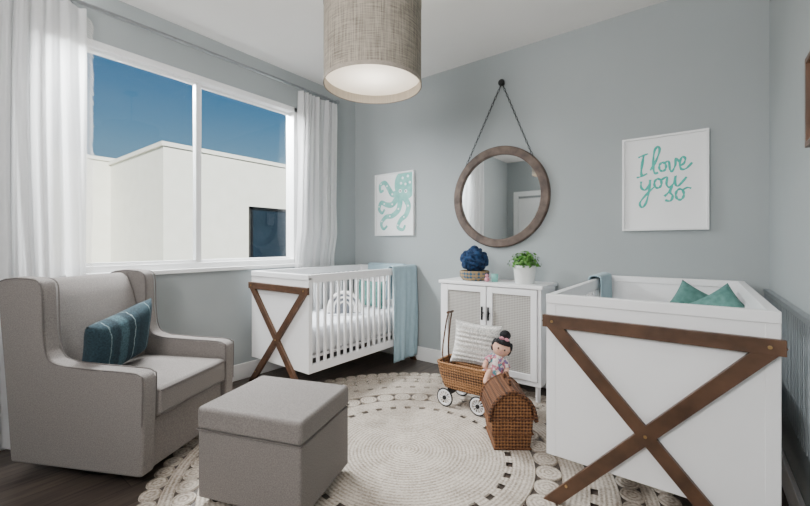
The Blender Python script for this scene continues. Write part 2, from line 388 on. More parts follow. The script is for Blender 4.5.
# ---------------------------------------------------------------- outside
nb=empty('neighbor_building',(-8,3.0,-3),label='cream stucco flat-roofed building across the way',category='building')
b=MB(); b.box((-4,6,2.98),(8,12,5.96)); b.box((-7,-2.9,3.03),(8,6.2,6.06)) ; 
b.obj('building_body',M['stucco'],nb,smooth=False)
b=MB(); b.box((-4,6,6.01),(8.08,12.08,.08)); b.box((-7,-2.9,6.1),(8.08,6.28,.08)); b.obj('parapet_cap',M['stucco'],nb,smooth=False)
b=MB(); b.box((.01,3.0,4.33),(.06,2.5,1.2)); b.obj('building_window',M['darkglass'],nb,smooth=False)
b=MB()
for y in (1.75,4.25,2.9): b.box((.04,y,4.33),(.07,.06,1.26))
for z in (3.73,4.93): b.box((.04,3.0,z),(.07,2.56,.06))
b.obj('building_window_frame',M['dark'],nb,smooth=False)
MB().box((-30,0,-3.05),(70,120,.1)).obj('ground',M['ground'],smooth=False,kind='structure',label='paved ground outside')

# ---------------------------------------------------------------- curtains
rod=empty('curtain_rod',(-2.95,0,2.575),label='brushed grey metal curtain rod above the window',category='curtain rod')
MB().cyl((0,.02,0),(0,2.70,0),.0125).obj('rod',M['steel'],rod)
MB().sph((0,2.72,0),.024).cyl((0,2.695,0),(0,2.705,0),.018).obj('finial',M['steel'],rod)
for y in (.25,2.67):
    MB().cyl((0,y,0),(-.085,y,-.0),.008).cyl((-.078,y,0),(-.09,y,0),.025).obj('bracket',M['steel'],rod)
def curtain(y0,y1,folds,label,seed,flare=.0,tuck=False):
    rnd=random.Random(seed); ph=[rnd.uniform(0,6) for _ in range(8)]
    h=2.53; b=MB()
    def fn(u,v):
        z=h*(1-v)
        uu=u+.018*math.sin(u*17+ph[1])*(.4+v)+.016*math.sin(v*4+u*9+ph[2])
        y=y0+(y1-y0)*uu + flare*(v)*(u-.3)
        amp=.034*(.55+.45*math.sin(u*13+ph[0]+v*2.2))*(.8+.2*v)
        ww=2*pi*folds*(u+.03*math.sin(u*8+ph[4])+.012*math.sin(u*19+ph[6]))+1.4*math.sin(v*2.5+ph[3])
        x=amp*math.sin(ww)+.013*math.sin(ww*1.73+v*3+ph[5])+.006*math.sin(ww*3.1+v*9)
        if tuck:
            k=min(1,max(0,(1.25-z)/.3)); k=k*k*(3-2*k); x=x*(1-.66*k)-.036*k
        return Vector((x,y,z+.02))
    b.grid(fn,folds*20,40)
    o=b.obj('curtain',M['curtain'],loc=(-2.955,0,0),smooth=True,angle=180,label=label,category='curtain',group='sheer curtain panels',normals=False)
    return o,fn
c1_,fn1=curtain(.08,.68,7,'long white sheer curtain gathered beside the armchair',1,.03)
c2_,fn2=curtain(2.24,2.70,6,'long white sheer curtain hanging behind the crib',2,.04,True)
b=MB(); rnd=random.Random(9)
for i in range(170):
    p=fn1(1,.02+.97*i/170); l=rnd.uniform(.022,.036)
    b.tube([p,p+Vector((rnd.uniform(-.004,.004),l*.6,-l*.25)),p+Vector((rnd.uniform(-.006,.006),l,-l*.8))],.0022,4)
b.obj('fringe',M['fluff'],c1_,kind='stuff')
def rings(cur,y0,y1,n):
    for i in range(n):
        y=y0+(y1-y0)*(i+.5)/n
        MB().tube([(0+.019*math.cos(a*pi/6),y,2.572+.019*math.sin(a*pi/6)) for a in range(12)],.003,6,closed=True).obj('curtain_ring',M['steel'],cur)
rings(c1_,.12,.66,7); rings(c2_,2.26,2.68,6)

# ---------------------------------------------------------------- rug
def rug():
    b=MB(); uv=b.uv
    def annulus(r0,r1,seg,c=(0,0),h=.009):
        k_=int((r1-r0)/.05)+1
        ru=[r0+(r1-r0)*k/k_ for k in range(k_+1)]
        prof=[(r0,0.001)]+[(ru[0]+.002,h)]+[(r,h) for r in ru[1:-1]]+[(ru[-1]-.003,h),(r1,.001)]
        if r0<1e-6: prof=[(0,h)]+prof[2:]
        rings=[]
        for r,z in prof:
            rings.append([b.bm.verts.new((c[0]+r*math.cos(2*pi*k/seg),c[1]+r*math.sin(2*pi*k/seg),z)) for k in range(seg)] if r>1e-6 else None)
        cen=b.bm.verts.new((c[0],c[1],h)) if r0<1e-6 else None
        for i in range(len(prof)-1):
            for k in range(seg):
                k2=(k+1)%seg
                if rings[i] is None:
                    f=b.bm.faces.new((cen,rings[i+1][k],rings[i+1][k2])); rr=[(0,k+.5),(prof[i+1][0],k),(prof[i+1][0],k+1)]
                else:
                    f=b.bm.faces.new((rings[i][k],rings[i+1][k],rings[i+1][k2],rings[i][k2])); rr=[(prof[i][0],k),(prof[i+1][0],k),(prof[i+1][0],k+1),(prof[i][0],k+1)]
                for l,(r,kk) in zip(f.loops,rr): l[uv].uv=(r,2*pi*kk/seg*(r1*.8))
    annulus(0,.52,80)
    def coils(R,r,n,hole=0.):
        for i in range(n):
            a=2*pi*i/n; annulus(hole,r,20,(R*math.cos(a),R*math.sin(a)),.0088)
    # short spokes leave small openings between bands
    def spokes(r0,r1,n):
        for i in range(n):
            a=2*pi*(i+.5)/n; da=.30*2*pi/n; vs=[]
            for (r,s_) in ((r0,-1),(r1,-1),(r1,1),(r0,1)): vs.append(b.bm.verts.new((r*math.cos(a+s_*da),r*math.sin(a+s_*da),.0085)))
            f=b.bm.faces.new(vs)
            for l,q in zip(f.loops,((r0,0),(r1,0),(r1,.05),(r0,.05))): l[uv].uv=q
    spokes(.515,.555,34)
    annulus(.55,.66,96)
    coils(.7205,.0625,36)
    annulus(.781,.90,110)
    spokes(.895,.935,52)
    annulus(.93,1.02,110)
    coils(1.068,.0505,66)
    annulus(1.113,1.17,120)
    coils(1.213,.0455,84)
    return b.obj('rug',M['rug'],loc=(-1.265,1.68,0),normals=False,label='round cream braided jute rug with open coil pattern',category='rug')
rug()

# ---------------------------------------------------------------- cribs
def crib(cx,cy,W,L,label):
    c=empty('crib',(cx,cy,0),label=label,category='crib',group='white cribs with wooden cross ends')
    zt,zb=.905,.20
    for sg in (-1,1):
        y=sg*(L/2-.0125)
        b=MB(); b.box((0,y,(zt+zb)/2-.02),(W-.02,.022,zt-zb-.04)); b.box((0,y,zt-.02),(W,.034,.04))
        for sx in (-1,1): b.box((sx*(W/2-.02),y-sg*.005,(zt+zb)/2-.01),(.04,.035,zt-zb-.02))
        b.obj('end_panel',M['white'],c,bevel=.003,seg=2)
    for sx in (-1,1):
        x=sx*(W/2-.018); b=MB()
        b.box((x,0,zt-.03),(.032,L-.06,.06)); b.box((x,0,zb+.03),(.032,L-.06,.06))
        n=17
        for i in range(n):
            y=-L/2+.03+(L-.06)*(i+1)/(n+1); b.box((x,y,(zt+zb)/2),(.016,.022,zt-zb-.08))
        b.obj('slatted_side',M['white'],c,bevel=.002,seg=2)
    b=MB(); b.box((0,0,.30),(W-.09,L-.08,.02)); b.obj('mattress_base',M['white'],c,bevel=.002)
    for sg in (-1,1):
        y=sg*(L/2+.012); b=MB()
        bw=.052; ztop=.79
        b.box((0,y,ztop),(W+.02,.024,bw))
        x0,x1=-(W/2-.02),(W/2-.02)
        for s2 in (-1,1):
            p0=Vector((s2*x0,0,0)); p1=Vector((s2*x1,0,ztop))
            dx=p1.x-p0.x; dz=p1.z-p0.z; Ln=math.hypot(dx,dz)
            e=bw/2*Ln/dz
            out=[(p0.x-e,0),(p0.x+e,0),(p1.x+e,ztop),(p1.x-e,ztop)]
            b.prism(out,.022 if s2>0 else .0216,Matrix.Translation((0,y,0))@R90)
        b.obj('cross_leg_frame',M['wood'],c,bevel=.002,seg=2)
        for (x,z) in ((0,ztop/2),(-W/2+.03,ztop),(W/2-.03,ztop),(-W/2+.09,.10),(W/2-.09,.10)):
            MB().cyl((x,y,z),(x,y+sg*.0145,z),.006,seg=12).obj('bolt',M['brass'],c)
    return c
LW,LL=.73,1.28; LCX,LCY=-2.565,2.395
crib(LCX,LCY,LW,LL,'white slatted crib with wooden cross end under the window')
RW,RL=.75,1.30; RCX,RCY=-.165,2.385
crib(RCX,RCY,RW,RL,'white crib with wooden cross end against the side wall')
MB().box((0,0,.10),(LW-.09,LL-.09,.20)).obj('crib_mattress',M['sheet'],loc=(LCX,LCY,.311),bevel=.035,seg=4,label='white sheeted crib mattress in the slatted crib by the window',category='mattress')
MB().box((0,0,.14),(RW-.09,RL-.09,.28)).obj('crib_mattress',M['sheet'],loc=(RCX,RCY,.311),bevel=.035,seg=4,label='thick white mattress inside the crib by the side wall',category='mattress')

def drape(name,loc,width,zin,zout,rt,mat,label,sgn=1,seed=0,category='blanket',rotz=0,wav=1):
    b=MB()
    prof=[(-rt,-zin),(-rt,-zin*.6),(-rt,-zin*.25),(-rt,-.02),(-rt*.8,0),(0,.008),(rt*.8,0),(rt,-.02)]+[(rt,-zout*k/10) for k in range(1,11)]
    prof=cat([(p[0],0,p[1]) for p in prof],3); n=len(prof)-1
    def fn(u,v):
        p=prof[int(round(v*n))]; hang=max(0,-p.z)
        wv=wav*(.012*math.sin(u*9+seed)+.008*math.sin(u*21+hang*4))
        return Vector((sgn*(p.x+(1 if p.x>0 else -1)*abs(wv)*min(1,hang*4)),(u-.5)*width*(1+.04*math.sin(hang*5)),p.z))
    b.grid(fn,26,n)
    return b.obj(name,mat,loc=loc,rot=(0,0,rotz),solid=.007,angle=180,label=label,category=category)
drape('blanket',(LCX+LW/2-.018,2.862,.918),.36,.30,.86,.031,M['skyfab'],'pale blue knitted blanket draped over the crib rail',1,1)
drape('blanket',(RCX-RW/2+.018,2.80,.920),.34,.28,.10,.036,M['skyfab'],'folded pale blue cloth over the crib rail',-1,3)
drape('blanket',(LCX+.02,LCY+LL/2-.0155,.919),.46,.34,.06,.026,M['skyfab'],'pale blue muslin hung over the crib end',-1,5,rotz=pi/2,wav=.2)

# rainbow cushion
b=MB()
for i,(r,t) in enumerate(((.130,.017),(.090,.015),(.052,.014))):
    pts=[(r*math.cos(pi*k/14),0,r*math.sin(pi*k/14)) for k in range(15)]
    b.tube([(r,0,-.04)]+pts+[(-r,0,-.04)],t,10,mi=0)
b.prism([(.140,-.05)]+[(.140*math.cos(pi*k/14),.140*math.sin(pi*k/14)) for k in range(15)]+[(-.140,-.05)],.022,R90,mi=1)
b.obj('rainbow_cushion',[M['fluff'],M['greyfleece']],loc=(-2.44,2.33,.575),rot=(math.radians(-12),0,math.radians(42)),label='white arched rainbow shaped cushion on the crib mattress',category='cushion')

def pillow_obj(name,w,h,t,mat,loc,rot,label,cat_='cushion',pinch=.1,rib=0,n=20,**k):
    return MB().pillow(w,h,t,pinch=pinch,rib=rib,n=n).obj(name,mat,loc=loc,rot=rot,angle=180,label=label,category=cat_,**k)
pillow_obj('cushion',.24,.24,.09,M['tealfab'],(-.035,2.86,.750),E(-18,30,5),'sage teal cushion propped on its corner in the crib')
pillow_obj('cushion',.25,.25,.09,M['tealfab'],(.085,2.69,.748),E(-24,-36,0),'sage teal cushion leaning in the crib beside another')
pillow_obj('cushion',.36,.26,.10,M['tealfab'],(-2.55,2.78,.645),E(-14,0,0),'teal cushion standing behind the arched cushion in the crib')

# ---------------------------------------------------------------- armchair
CH=Vector((-2.470,.785,0)); CR=math.radians(27)
ch=empty('armchair',CH,(0,0,CR),label='grey linen wingback glider armchair with sloped arms',category='armchair')
prof=[(-.37,.07),(.365,.07),(.375,.30),(.38,.505),(.365,.530),(.32,.542),(.10,.546),(-.06,.552),(-.135,.572),(-.165,.62),(-.180,.72),(-.185,.90),(-.20,.945),(-.24,.962),(-.34,.966),(-.42,.956),(-.45,.935),(-.45,.86),(-.42,.60),(-.39,.30)]
for sg in (-1,1):
    b=MB(); b.prism([(x,z) for x,z in prof],.078,Matrix.Translation((0,sg*.292,0))@R90)
    b.obj('arm_and_wing',M['grey_fab'],ch,bevel=.014,seg=3)
    for o in (-1,1):
        q=.985
        pts=[Vector((x,sg*.292+o*.0385,z)) for x,z in prof[2:18]]
        pts=[Vector((p.x*.985-.000,p.y,.5+(p.z-.5)*.985)) for p in pts]
        MB().tube(cat(pts,3),.0032,6).obj('piping',M['seam'],ch)
b=MB(); b.prism([(-.36,.10),(-.24,.10),(-.25,.60),(-.30,.92),(-.33,.94),(-.43,.935),(-.45,.91),(-.42,.6)],.505,R90); b.obj('backrest_shell',M['grey_fab'],ch,bevel=.02,seg=3)
b=MB(); b.prism([(-.28,.42),(-.17,.44),(-.19,.60),(-.26,.84),(-.30,.925),(-.35,.950),(-.38,.94),(-.34,.7)],.500,R90); b.obj('back_cushion',M['grey_fab'],ch,bevel=.03,seg=5)
b=MB(); b.box((.07,0,.378),(.625,.500,.135)); b.obj('seat_cushion',M['grey_fab'],ch,bevel=.024,seg=4)
for z in (.322,.434): MB().tube([(.383,-.235,z),(.383,.235,z)],.0032,6).obj('piping',M['seam'],ch)
b=MB(); b.box((.0,0,.185),(.69,.51,.23)); b.obj('seat_base',M['grey_fab'],ch,bevel=.010)
b=MB(); b.lathe([(0,0),(.24,0),(.24,.015),(.05,.03),(.05,.075),(0,.075)],32); b.obj('swivel_base',M['dark'],ch)
tp=MB().pillow(.45,.33,.13,n=24).obj('throw_pillow',M['tealstripe'],label='dark teal striped lumbar pillow on the armchair seat',category='pillow',angle=180)
tp.matrix_world=Matrix.Translation(CH)@Euler((0,0,CR)).to_matrix().to_4x4()@Matrix.Translation((-.05,-.05,.610))@E(0,0,90).to_matrix().to_4x4()@E(14,-10,8).to_matrix().to_4x4()

# ---------------------------------------------------------------- ottoman
ot=empty('ottoman',(-1.545,1.06,0),(0,0,math.radians(20)),label='square grey linen storage ottoman on the rug',category='ottoman')
MB().box((0,0,.185),(.505,.425,.29)).obj('body',M['grey_fab'],ot,bevel=.010)
MB().box((0,0,.380),(.512,.432,.098)).obj('lid_cushion',M['grey_fab'],ot,bevel=.018,seg=4)
MB().tube([(-.255,-.215,.332),(.255,-.215,.332),(.255,.215,.332),(-.255,.215,.332)],.003,6,closed=True).obj('piping',M['seam'],ot)
for sx in (-1,1):
    for sy in (-1,1): MB().cyl((sx*.20,sy*.16,.009),(sx*.20,sy*.16,.045),.018,.024).obj('foot',M['dark'],ot)

# ---------------------------------------------------------------- cabinet
cb=empty('cabinet',(-1.29,2.88,0),label='white two-door cabinet with woven cane door panels',category='cabinet')
W,D,Ht=.82,.34,.83
b=MB(); b.box((-W/2+.012,0,(Ht+.12)/2),(.024,D,Ht-.12)); b.box((W/2-.012,0,(Ht+.12)/2),(.024,D,Ht-.12))
b.box((0,0,.135),(W-.04,D,.03)); b.box((0,D/2-.008,(Ht+.12)/2),(W-.04,.012,Ht-.14)); b.box((0,0,.46),(W-.05,D-.05,.02))
b.obj('cabinet_body',M['white'],cb,bevel=.002)
MB().box((0,-.005,Ht-.012),(W+.03,D+.02,.026)).obj('cabinet_top',M['white'],cb,bevel=.005)
for sg in (-1,1):
    dw=W/2-.03; cx=sg*(dw/2+.004); y=-D/2+.002
    z0,z1=.155,Ht-.03
    b=MB(); r=.045
    b.box((cx-dw/2+r/2,y,(z0+z1)/2),(r,.022,z1-z0)); b.box((cx+dw/2-r/2,y,(z0+z1)/2),(r,.022,z1-z0))
    b.box((cx,y,z0+r/2),(dw-2*r,.022,r)); b.box((cx,y,z1-r/2),(dw-2*r,.022,r))
    dr=b.obj('door',M['white'],cb,bevel=.003)
    MB().box((cx,y+.003,(z0+z1)/2),(dw-2*r+.01,.006,z1-z0-2*r+.01)).obj('cane_panel',M['cane'],dr,smooth=False)
    MB().cyl((sg*.026,y-.011,.60),(sg*.026,y-.032,.60),.006).cyl((sg*.026,y-.032,.55),(sg*.026,y-.032,.65),.008).obj('handle',M['dark'],dr)
for sx in (-1,1):
    for sy in (-1,1): MB().cyl((sx*(W/2-.03),sy*(D/2-.03),0),(sx*(W/2-.03),sy*(D/2-.03),.125),.015,.02,12).obj('leg',M['white'],cb)

pp=empty('potted_plant',(-1.04,2.83,Ht+.001),label='bushy green plant in a white ceramic pot on the cabinet',category='plant')
MB().lathe([(0,0),(.062,0),(.070,.01),(.082,.125),(.082,.135),(.074,.135),(.070,.10),(0,.10)],32).obj('pot',M['pot'],pp)
MB().lathe([(0,.112),(.071,.112)],24).obj('soil',M['soil'],pp)
b=MB(); rnd=random.Random(3)
for i in range(420):
    th=rnd.uniform(0,2*pi); ph=rnd.uniform(0,pi*.60); r=rnd.uniform(.045,.108)
    c=Vector((r*math.sin(ph)*math.cos(th)*1.15,r*math.sin(ph)*math.sin(th)*1.15,.150+r*math.cos(ph)*.85))
    d=Vector((math.sin(ph)*math.cos(th),math.sin(ph)*math.sin(th),math.cos(ph)+.2)).normalized()
    t=d.cross(Vector((rnd.uniform(-1,1),rnd.uniform(-1,1),rnd.uniform(-1,1)))).normalized(); q=d.cross(t)*.6+d*rnd.uniform(-.2,.5)
    l=rnd.uniform(.022,.036); wd=l*.36
    vs=[b.bm.verts.new(c+x) for x in (-t*l*.5,-t*l*.15+q*wd,t*l*.2+q*wd*.9,t*l*.55,t*l*.2-q*wd*.9,-t*l*.15-q*wd)]
    b.bm.faces.new(vs)
for i in range(14):
    th=rnd.uniform(0,2*pi); r=rnd.uniform(.02,.07)
    b.tube([(0,0,.11),(r*.5*math.cos(th),r*.5*math.sin(th),.15),(r*math.cos(th),r*math.sin(th),.20)],.0018,5)
b.obj('foliage',M['leaf'],pp,normals=False)
nk=empty('knotted_yarn_basket',(-1.465,2.85,Ht+.001),label='navy knotted yarn bundle in a blue patterned basket on the cabinet',category='basket')
MB().lathe([(0,0),(.095,0),(.118,.03),(.120,.072),(.112,.078),(.106,.045),(.08,.015),(0,.015)],28).obj('basket',M['basketpat'],nk)
b=MB(); rnd=random.Random(11)
for i in range(30):
    zz=1-2*(i+.5)/30; th=i*2.4; q=math.sqrt(1-zz*zz)
    dv=Vector((q*math.cos(th),q*math.sin(th),zz)); c=Vector((0,0,.165))+Vector((dv.x*.088,dv.y*.088,dv.z*.075))
    e=dv.to_track_quat('Z','Y').to_matrix()@E(rnd.uniform(-25,25),rnd.uniform(-25,25),0).to_matrix(); rr_=rnd.uniform(.024,.032)
    pts=[c+(e@Vector((rr_*math.cos(a*pi/7),rr_*.8*math.sin(a*pi/7),.008*math.sin(a*2*pi/7)))) for a in range(14)]
    b.tube(pts,.0175,8,closed=True)
b.sph((0,0,.16),(.092,.092,.078)).sph((0,0,.255),(.035,.035,.028))
b.obj('yarn_bundle',M['navy'],nk)
b=MB().lathe([(0,0),(.024,0),(.028,.06),(.024,.06),(.022,.01),(0,.01)],20)
b.obj('cup',M['tealpale'],loc=(-1.275,2.82,Ht+.001),label='small pale green cup on the cabinet',category='cup')
MB().sph((0,0,.02),(.02,.02,.02)).sph((.0,-.002,.05),(.014,.014,.014)).obj('toy_figure',M['pink'],loc=(-1.315,2.77,Ht+.001),label='tiny round wooden toy figure on the cabinet',category='toy')

# ---------------------------------------------------------------- mirror
mi=empty('mirror',(-1.345,YB,1.52),label='round wood-framed mirror hung by a dark chain from a peg',category='mirror')
MB().lathe([(.355,.0),(.355,.03),(.362,.036),(.415,.036),(.424,.028),(.424,0),(.355,0)],72,mat=R90).obj('mirror_frame',M['mirrorwood'],mi)
MB().lathe([(0,.012),(.359,.012)],72,mat=R90).obj('mirror_glass',M['mirror'],mi,smooth=False)
hz=.945; hx=.035
b=MB()
for sg in (-1,1):
    p0=Vector((hx,-.03,hz)); p1=Vector((sg*.30,-.034,.285)); n=26
    for i in range(n):
        a=p0.lerp(p1,i/n); c=p0.lerp(p1,(i+1)/n); m=(a+c)/2; dv=(c-a)
        e=dv.normalized(); sd=Vector((0,1,0)) if i%2 else e.cross(Vector((0,1,0)))
        L=dv.length*.62; ww=.0075
        b.tube([m+e*L*math.cos(t*pi/5)+sd*ww*math.sin(t*pi/5) for t in range(10)],.0023,5,closed=True)
b.obj('hanging_chain',M['black'],mi,kind='stuff')
MB().cyl((hx,0,hz),(hx,-.035,hz),.012).sph((hx,-.042,hz),(.028,.016,.028)).obj('peg',M['black'],mi)

# ---------------------------------------------------------------- framed prints
def frame(loc,rotz,w,h,label,fm,fw=.014):
    o=empty('picture_frame',loc,(0,0,rotz),label=label,category='picture')
    b=MB()
    for s in (-1,1):
        b.box((s*(w/2-fw/2),-.015,0),(fw,.03,h)); b.box((0,-.015,s*(h/2-fw/2)),(w-2*fw,.03,fw))
    b.obj('frame',fm,o,bevel=.0015)
    MB().box((0,-.008,0),(w-fw*1.5,.012,h-fw*1.5)).obj('print_sheet',M['paper'],o,smooth=False)
    return o
W1,H1=.475,.63
fr=frame((-.192,YB,1.53),0,W1,H1,'white framed print reading i love you so in teal brush lettering',M['trim'])
def S(b,pts,wd,w,h,n=7,closed=False,mi=0,wd2=None,y=-.0155):
    P=cat([((x-.5)*w,y,(z-.5)*h) for x,z in pts],n,closed)
    L=len(P); rs=[wd*(.6+.5*abs(math.sin(i*.31+pts[0][0]*9))) for i in range(L)] if wd2 is None else [wd+(wd2-wd)*i/(L-1) for i in range(L)]
    b.tube(P,rs,8,closed=closed,flat=.12,mi=mi)
b=MB()
def SS(p,wd=.0070,o=(0,0),**k): S(b,[(x+o[0],z+o[1]) for x,z in p],wd,W1,H1,**k)
circ=lambda cx,cz,rx,rz,n=9,a0=1.2:[(cx+rx*math.cos(a0+2*pi*k/n),cz+rz*math.sin(a0+2*pi*k/n)) for k in range(n)]
SS([(.265,.80),(.25,.73),(.235,.63),(.245,.585)],.008); SS([(.20,.79),(.25,.805),(.32,.82)],.0055); SS([(.18,.575),(.24,.585),(.31,.61)],.0055)
SS([(.345,.64),(.41,.73),(.455,.84),(.435,.885),(.395,.84),(.38,.71),(.395,.61),(.44,.61)])
SS(circ(.49,.665,.040,.045),closed=True)
SS([(.515,.705),(.56,.715),(.575,.63),(.60,.61),(.635,.67),(.64,.74),(.68,.70)],.0065)
SS([(.675,.655),(.73,.68),(.745,.73),(.71,.745),(.685,.69),(.70,.625),(.755,.625),(.82,.68)],.0065)
SS([(.235,.53),(.235,.465),(.28,.435),(.325,.475),(.345,.54)]); SS([(.345,.54),(.33,.42),(.295,.30),(.245,.25),(.22,.30),(.29,.38),(.39,.46)],.0065)
SS(circ(.435,.495,.042,.048),closed=True)
SS([(.47,.525),(.54,.555),(.535,.48),(.57,.445),(.62,.49),(.64,.56),(.635,.48),(.67,.455),(.76,.54)],.0065)
SS([(.44,.325),(.495,.37),(.53,.425),(.505,.365),(.535,.325),(.51,.275),(.45,.285)],.007,o=(.07,.03))
SS(circ(.685,.365,.045,.055),closed=True); SS([(.71,.405),(.765,.43),(.81,.42)],.0055)
b.obj('brush_lettering',M['teal'],fr)

W2,H2=.505,.64
fr2=frame((-2.475,YB,1.53),0,W2,H2,'white framed print of a teal octopus',M['trim'])
b=MB()
def clampP(x,z): return (max(-W2/2+.017,min(W2/2-.017,x)),max(-H2/2+.017,min(H2/2-.017,z)))
def blob(cx,cz,rx,rz,y,mi,n=28): b.prism([clampP((cx-.5)*W2+rx*math.cos(t),(cz-.5)*H2+rz*math.sin(t)) for t in [2*pi*k/n for k in range(n)]],.0025,Matrix.Translation((0,y,0))@R90,mi=mi)
blob(.78,.80,.135,.155,-.0150,0); blob(.66,.65,.08,.05,-.0156,0)
def S2(p,wd,wd2,**k): S(b,p,wd,W2,H2,wd2=wd2,**k)
tent=(((.62,.68),(.46,.66),(.36,.76),(.25,.86),(.13,.82),(.14,.72),(.22,.74)),
      ((.60,.62),(.46,.50),(.30,.50),(.16,.54),(.10,.44),(.18,.37),(.25,.43)),
      ((.66,.60),(.62,.42),(.46,.32),(.28,.30),(.16,.20),(.22,.11),(.32,.16)),
      ((.76,.60),(.86,.46),(.80,.32),(.66,.24),(.60,.13),(.72,.09),(.78,.16)))
for q in tent: S2(q,.034,.011)
for q in tent:
    P=cat([(x,0,z) for x,z in q],3)
    for i in range(3,len(P)-4,4): 
        r=.011*(1-i/len(P)*.5); blob(P[i].x,P[i].z,r,r,-.0215,1,10)
for (x,z) in ((.66,.70),(.80,.69)): blob(x,z,.018,.018,-.0170,1,12); blob(x,z,.008,.008,-.0185,2,10)
for (x,z) in ((.72,.90),(.85,.92),(.68,.82),(.79,.80),(.90,.82)): blob(x,z,.014,.014,-.0165,1,10)
b.obj('octopus_drawing',[M['tealpale'],M['paper'],M['dark']],fr2)
frame((XR,1.69,1.615),-pi/2,.46,.31,'brown framed picture on the side wall',M['wood'],.02)

# ---------------------------------------------------------------- pendant lamp
pl=empty('pendant_lamp',(-1.346,1.487,1.942),label='drum pendant lamp with slubby beige linen shade',category='lamp')
hs=.425
MB().lathe([(.25,0),(.25,hs)],96).obj('lamp_shade',M['linen'],pl,normals=False,angle=180)
MB().lathe([(.247,.001),(.247,hs-.001)],96).obj('shade_lining',M['lining'],pl,normals=False,angle=180)
for z in (.008,hs-.008): MB().lathe([(.2485,z-.009),(.2525,z-.009),(.2525,z+.009),(.2485,z+.009),(.2485,z-.009)],96).obj('shade_rim',M['rimband'],pl)
MB().lathe([(0,.046),(.2465,.046)],64).obj('diffuser',M['diffuser'],pl,normals=False)
b=MB()
for k in range(3):
    a=2*pi*k/3+.4; b.cyl((0,0,hs-.03),(.247*math.cos(a),.247*math.sin(a),hs-.012),.003,seg=8)
HC=ZC-1.942
b.cyl((0,0,hs-.10),(0,0,hs-.01),.02); b.cyl((0,0,hs-.05),(0,0,HC),.006,seg=10); b.cyl((0,0,HC-.025),(0,0,HC),.06,seg=24)
b.obj('stem',M['steel'],pl)
MB().sph((0,0,hs-.13),(.032,.032,.045)).obj('bulb',M['pot'],pl)

# ---------------------------------------------------------------- wicker cart
ct=empty('wicker_cart',(-1.27,2.39,0),label='brown wicker doll cart with white wheels and a wooden handle',category='toy cart')
b=MB()
def rr(hx,hy,z,rad=.05,n=6):
    out=[]
    for cx,cy,a0 in ((hx-rad,hy-rad,0),(-hx+rad,hy-rad,pi/2),(-hx+rad,-hy+rad,pi),(hx-rad,-hy+rad,1.5*pi)):
        for k in range(n+1): a=a0+pi/2*k/n; out.append(Vector((cx+rad*math.cos(a),cy+rad*math.sin(a),z)))
    return out
ls=[(.14,.08,.125),(.165,.095,.135),(.19,.11,.22),(.205,.12,.30),(.195,.11,.302),(.18,.10,.22),(.155,.085,.145)]
R=[[b.bm.verts.new(p) for p in rr(*l)] for l in ls]
for A,B in zip(R,R[1:]):
    for k in range(len(A)): b.bm.faces.new((A[k],A[(k+1)%len(A)],B[(k+1)%len(A)],B[k]))
b.bm.faces.new(R[0][::-1]); b.bm.faces.new(R[-1])
b.tube(rr(.2,.115,.303),.010,6,closed=True)
b.obj('wicker_basket',M['wicker'],ct,normals=True)
for sx in (-1,1):
    for sy in (-1,1):
        x=sx*.125; y=sy*.115; r=.062
        b=MB()
        b.tube([(x+(r-.004)*math.cos(2*pi*k/28),y,r+.010+(r-.004)*math.sin(2*pi*k/28)) for k in range(28)],.0055,6,closed=True,mi=1)
        b.tube([(x+(r-.014)*math.cos(2*pi*k/28),y,r+.010+(r-.014)*math.sin(2*pi*k/28)) for k in range(28)],.0075,6,closed=True,mi=0)
        for k in range(6): 
            a=pi*k/6; b.cyl((x-(r-.014)*math.cos(a),y,r+.010-(r-.014)*math.sin(a)),(x+(r-.014)*math.cos(a),y,r+.010+(r-.014)*math.sin(a)),.0035,seg=6,mi=0)
        b.cyl((x,y-.01,r+.010),(x,y+.01,r+.010),.014,mi=1)
        b.obj('wheel',[M['white'],M['black']],ct)
for sx in (-1,1): MB().cyl((sx*.125,-.11,.072),(sx*.125,.11,.072),.006,seg=8).box((sx*.125,0,.10),(.02,.12,.05)).obj('axle',M['dark'],ct)
b=MB()
for sy in (-1,1): b.tube(cat([(-.15,sy*.04,.24),(-.190,sy*.04,.34),(-.170,sy*.03,.54),(-.150,sy*.025,.64)],5),.0058,8)
b.cyl((-.150,-.04,.64),(-.150,.04,.64),.008); b.obj('push_handle',M['wood'],ct)
pillow_obj('cushion',.33,.30,.11,M['ribbed'],(-1.235,2.43,.430),E(-8,7,24),'white ribbed cushion standing in the wicker cart',rib=9,n=60)

# doll
dl=empty('doll',(-1.075,2.355,.262),(math.radians(-4),math.radians(16),math.radians(22)),label='cloth doll with black bun hair seated in the wicker cart',category='doll')
DS=1.06; dl.scale=(DS,DS,DS)
b=MB(); 
b.sph((0,0,.182),(.054,.050,.054),seg=24)
b.tube([(0,0,.02),(0,0,.07),(0,0,.11),(0,0,.14)],[.045,.042,.032,.02],12)
for sg in (-1,1):
    b.tube(cat([(sg*.03,0,.115),(sg*.06,-.015,.08),(sg*.065,-.045,.05)],4),[.016]*9,8); b.sph((sg*.065,-.047,.048),.016)
    b.tube(cat([(sg*.022,0,.02),(sg*.03,-.055,.03),(sg*.035,-.085,-.02)],4),[.02]*9,8)
    b.sph((sg*.035,-.095,-.022),(.018,.026,.016)); b.sph((sg*.054,0,.180),(.010,.008,.012))
b.sph((0,-.051,.176),(.006,.006,.005))
b.obj('body',M['skin'],dl,remesh=.005)
b=MB(); b.lathe([(.030,.135),(.040,.11),(.050,.06),(.078,.0),(.074,.0),(.046,.06),(.036,.108),(.028,.132)],28)
for sg in (-1,1): b.tube([(sg*.028,0,.122),(sg*.050,-.008,.098),(sg*.062,-.018,.078)],[.021,.022,.024],10)
b.obj('dress',M['dress'],dl)
b=MB()
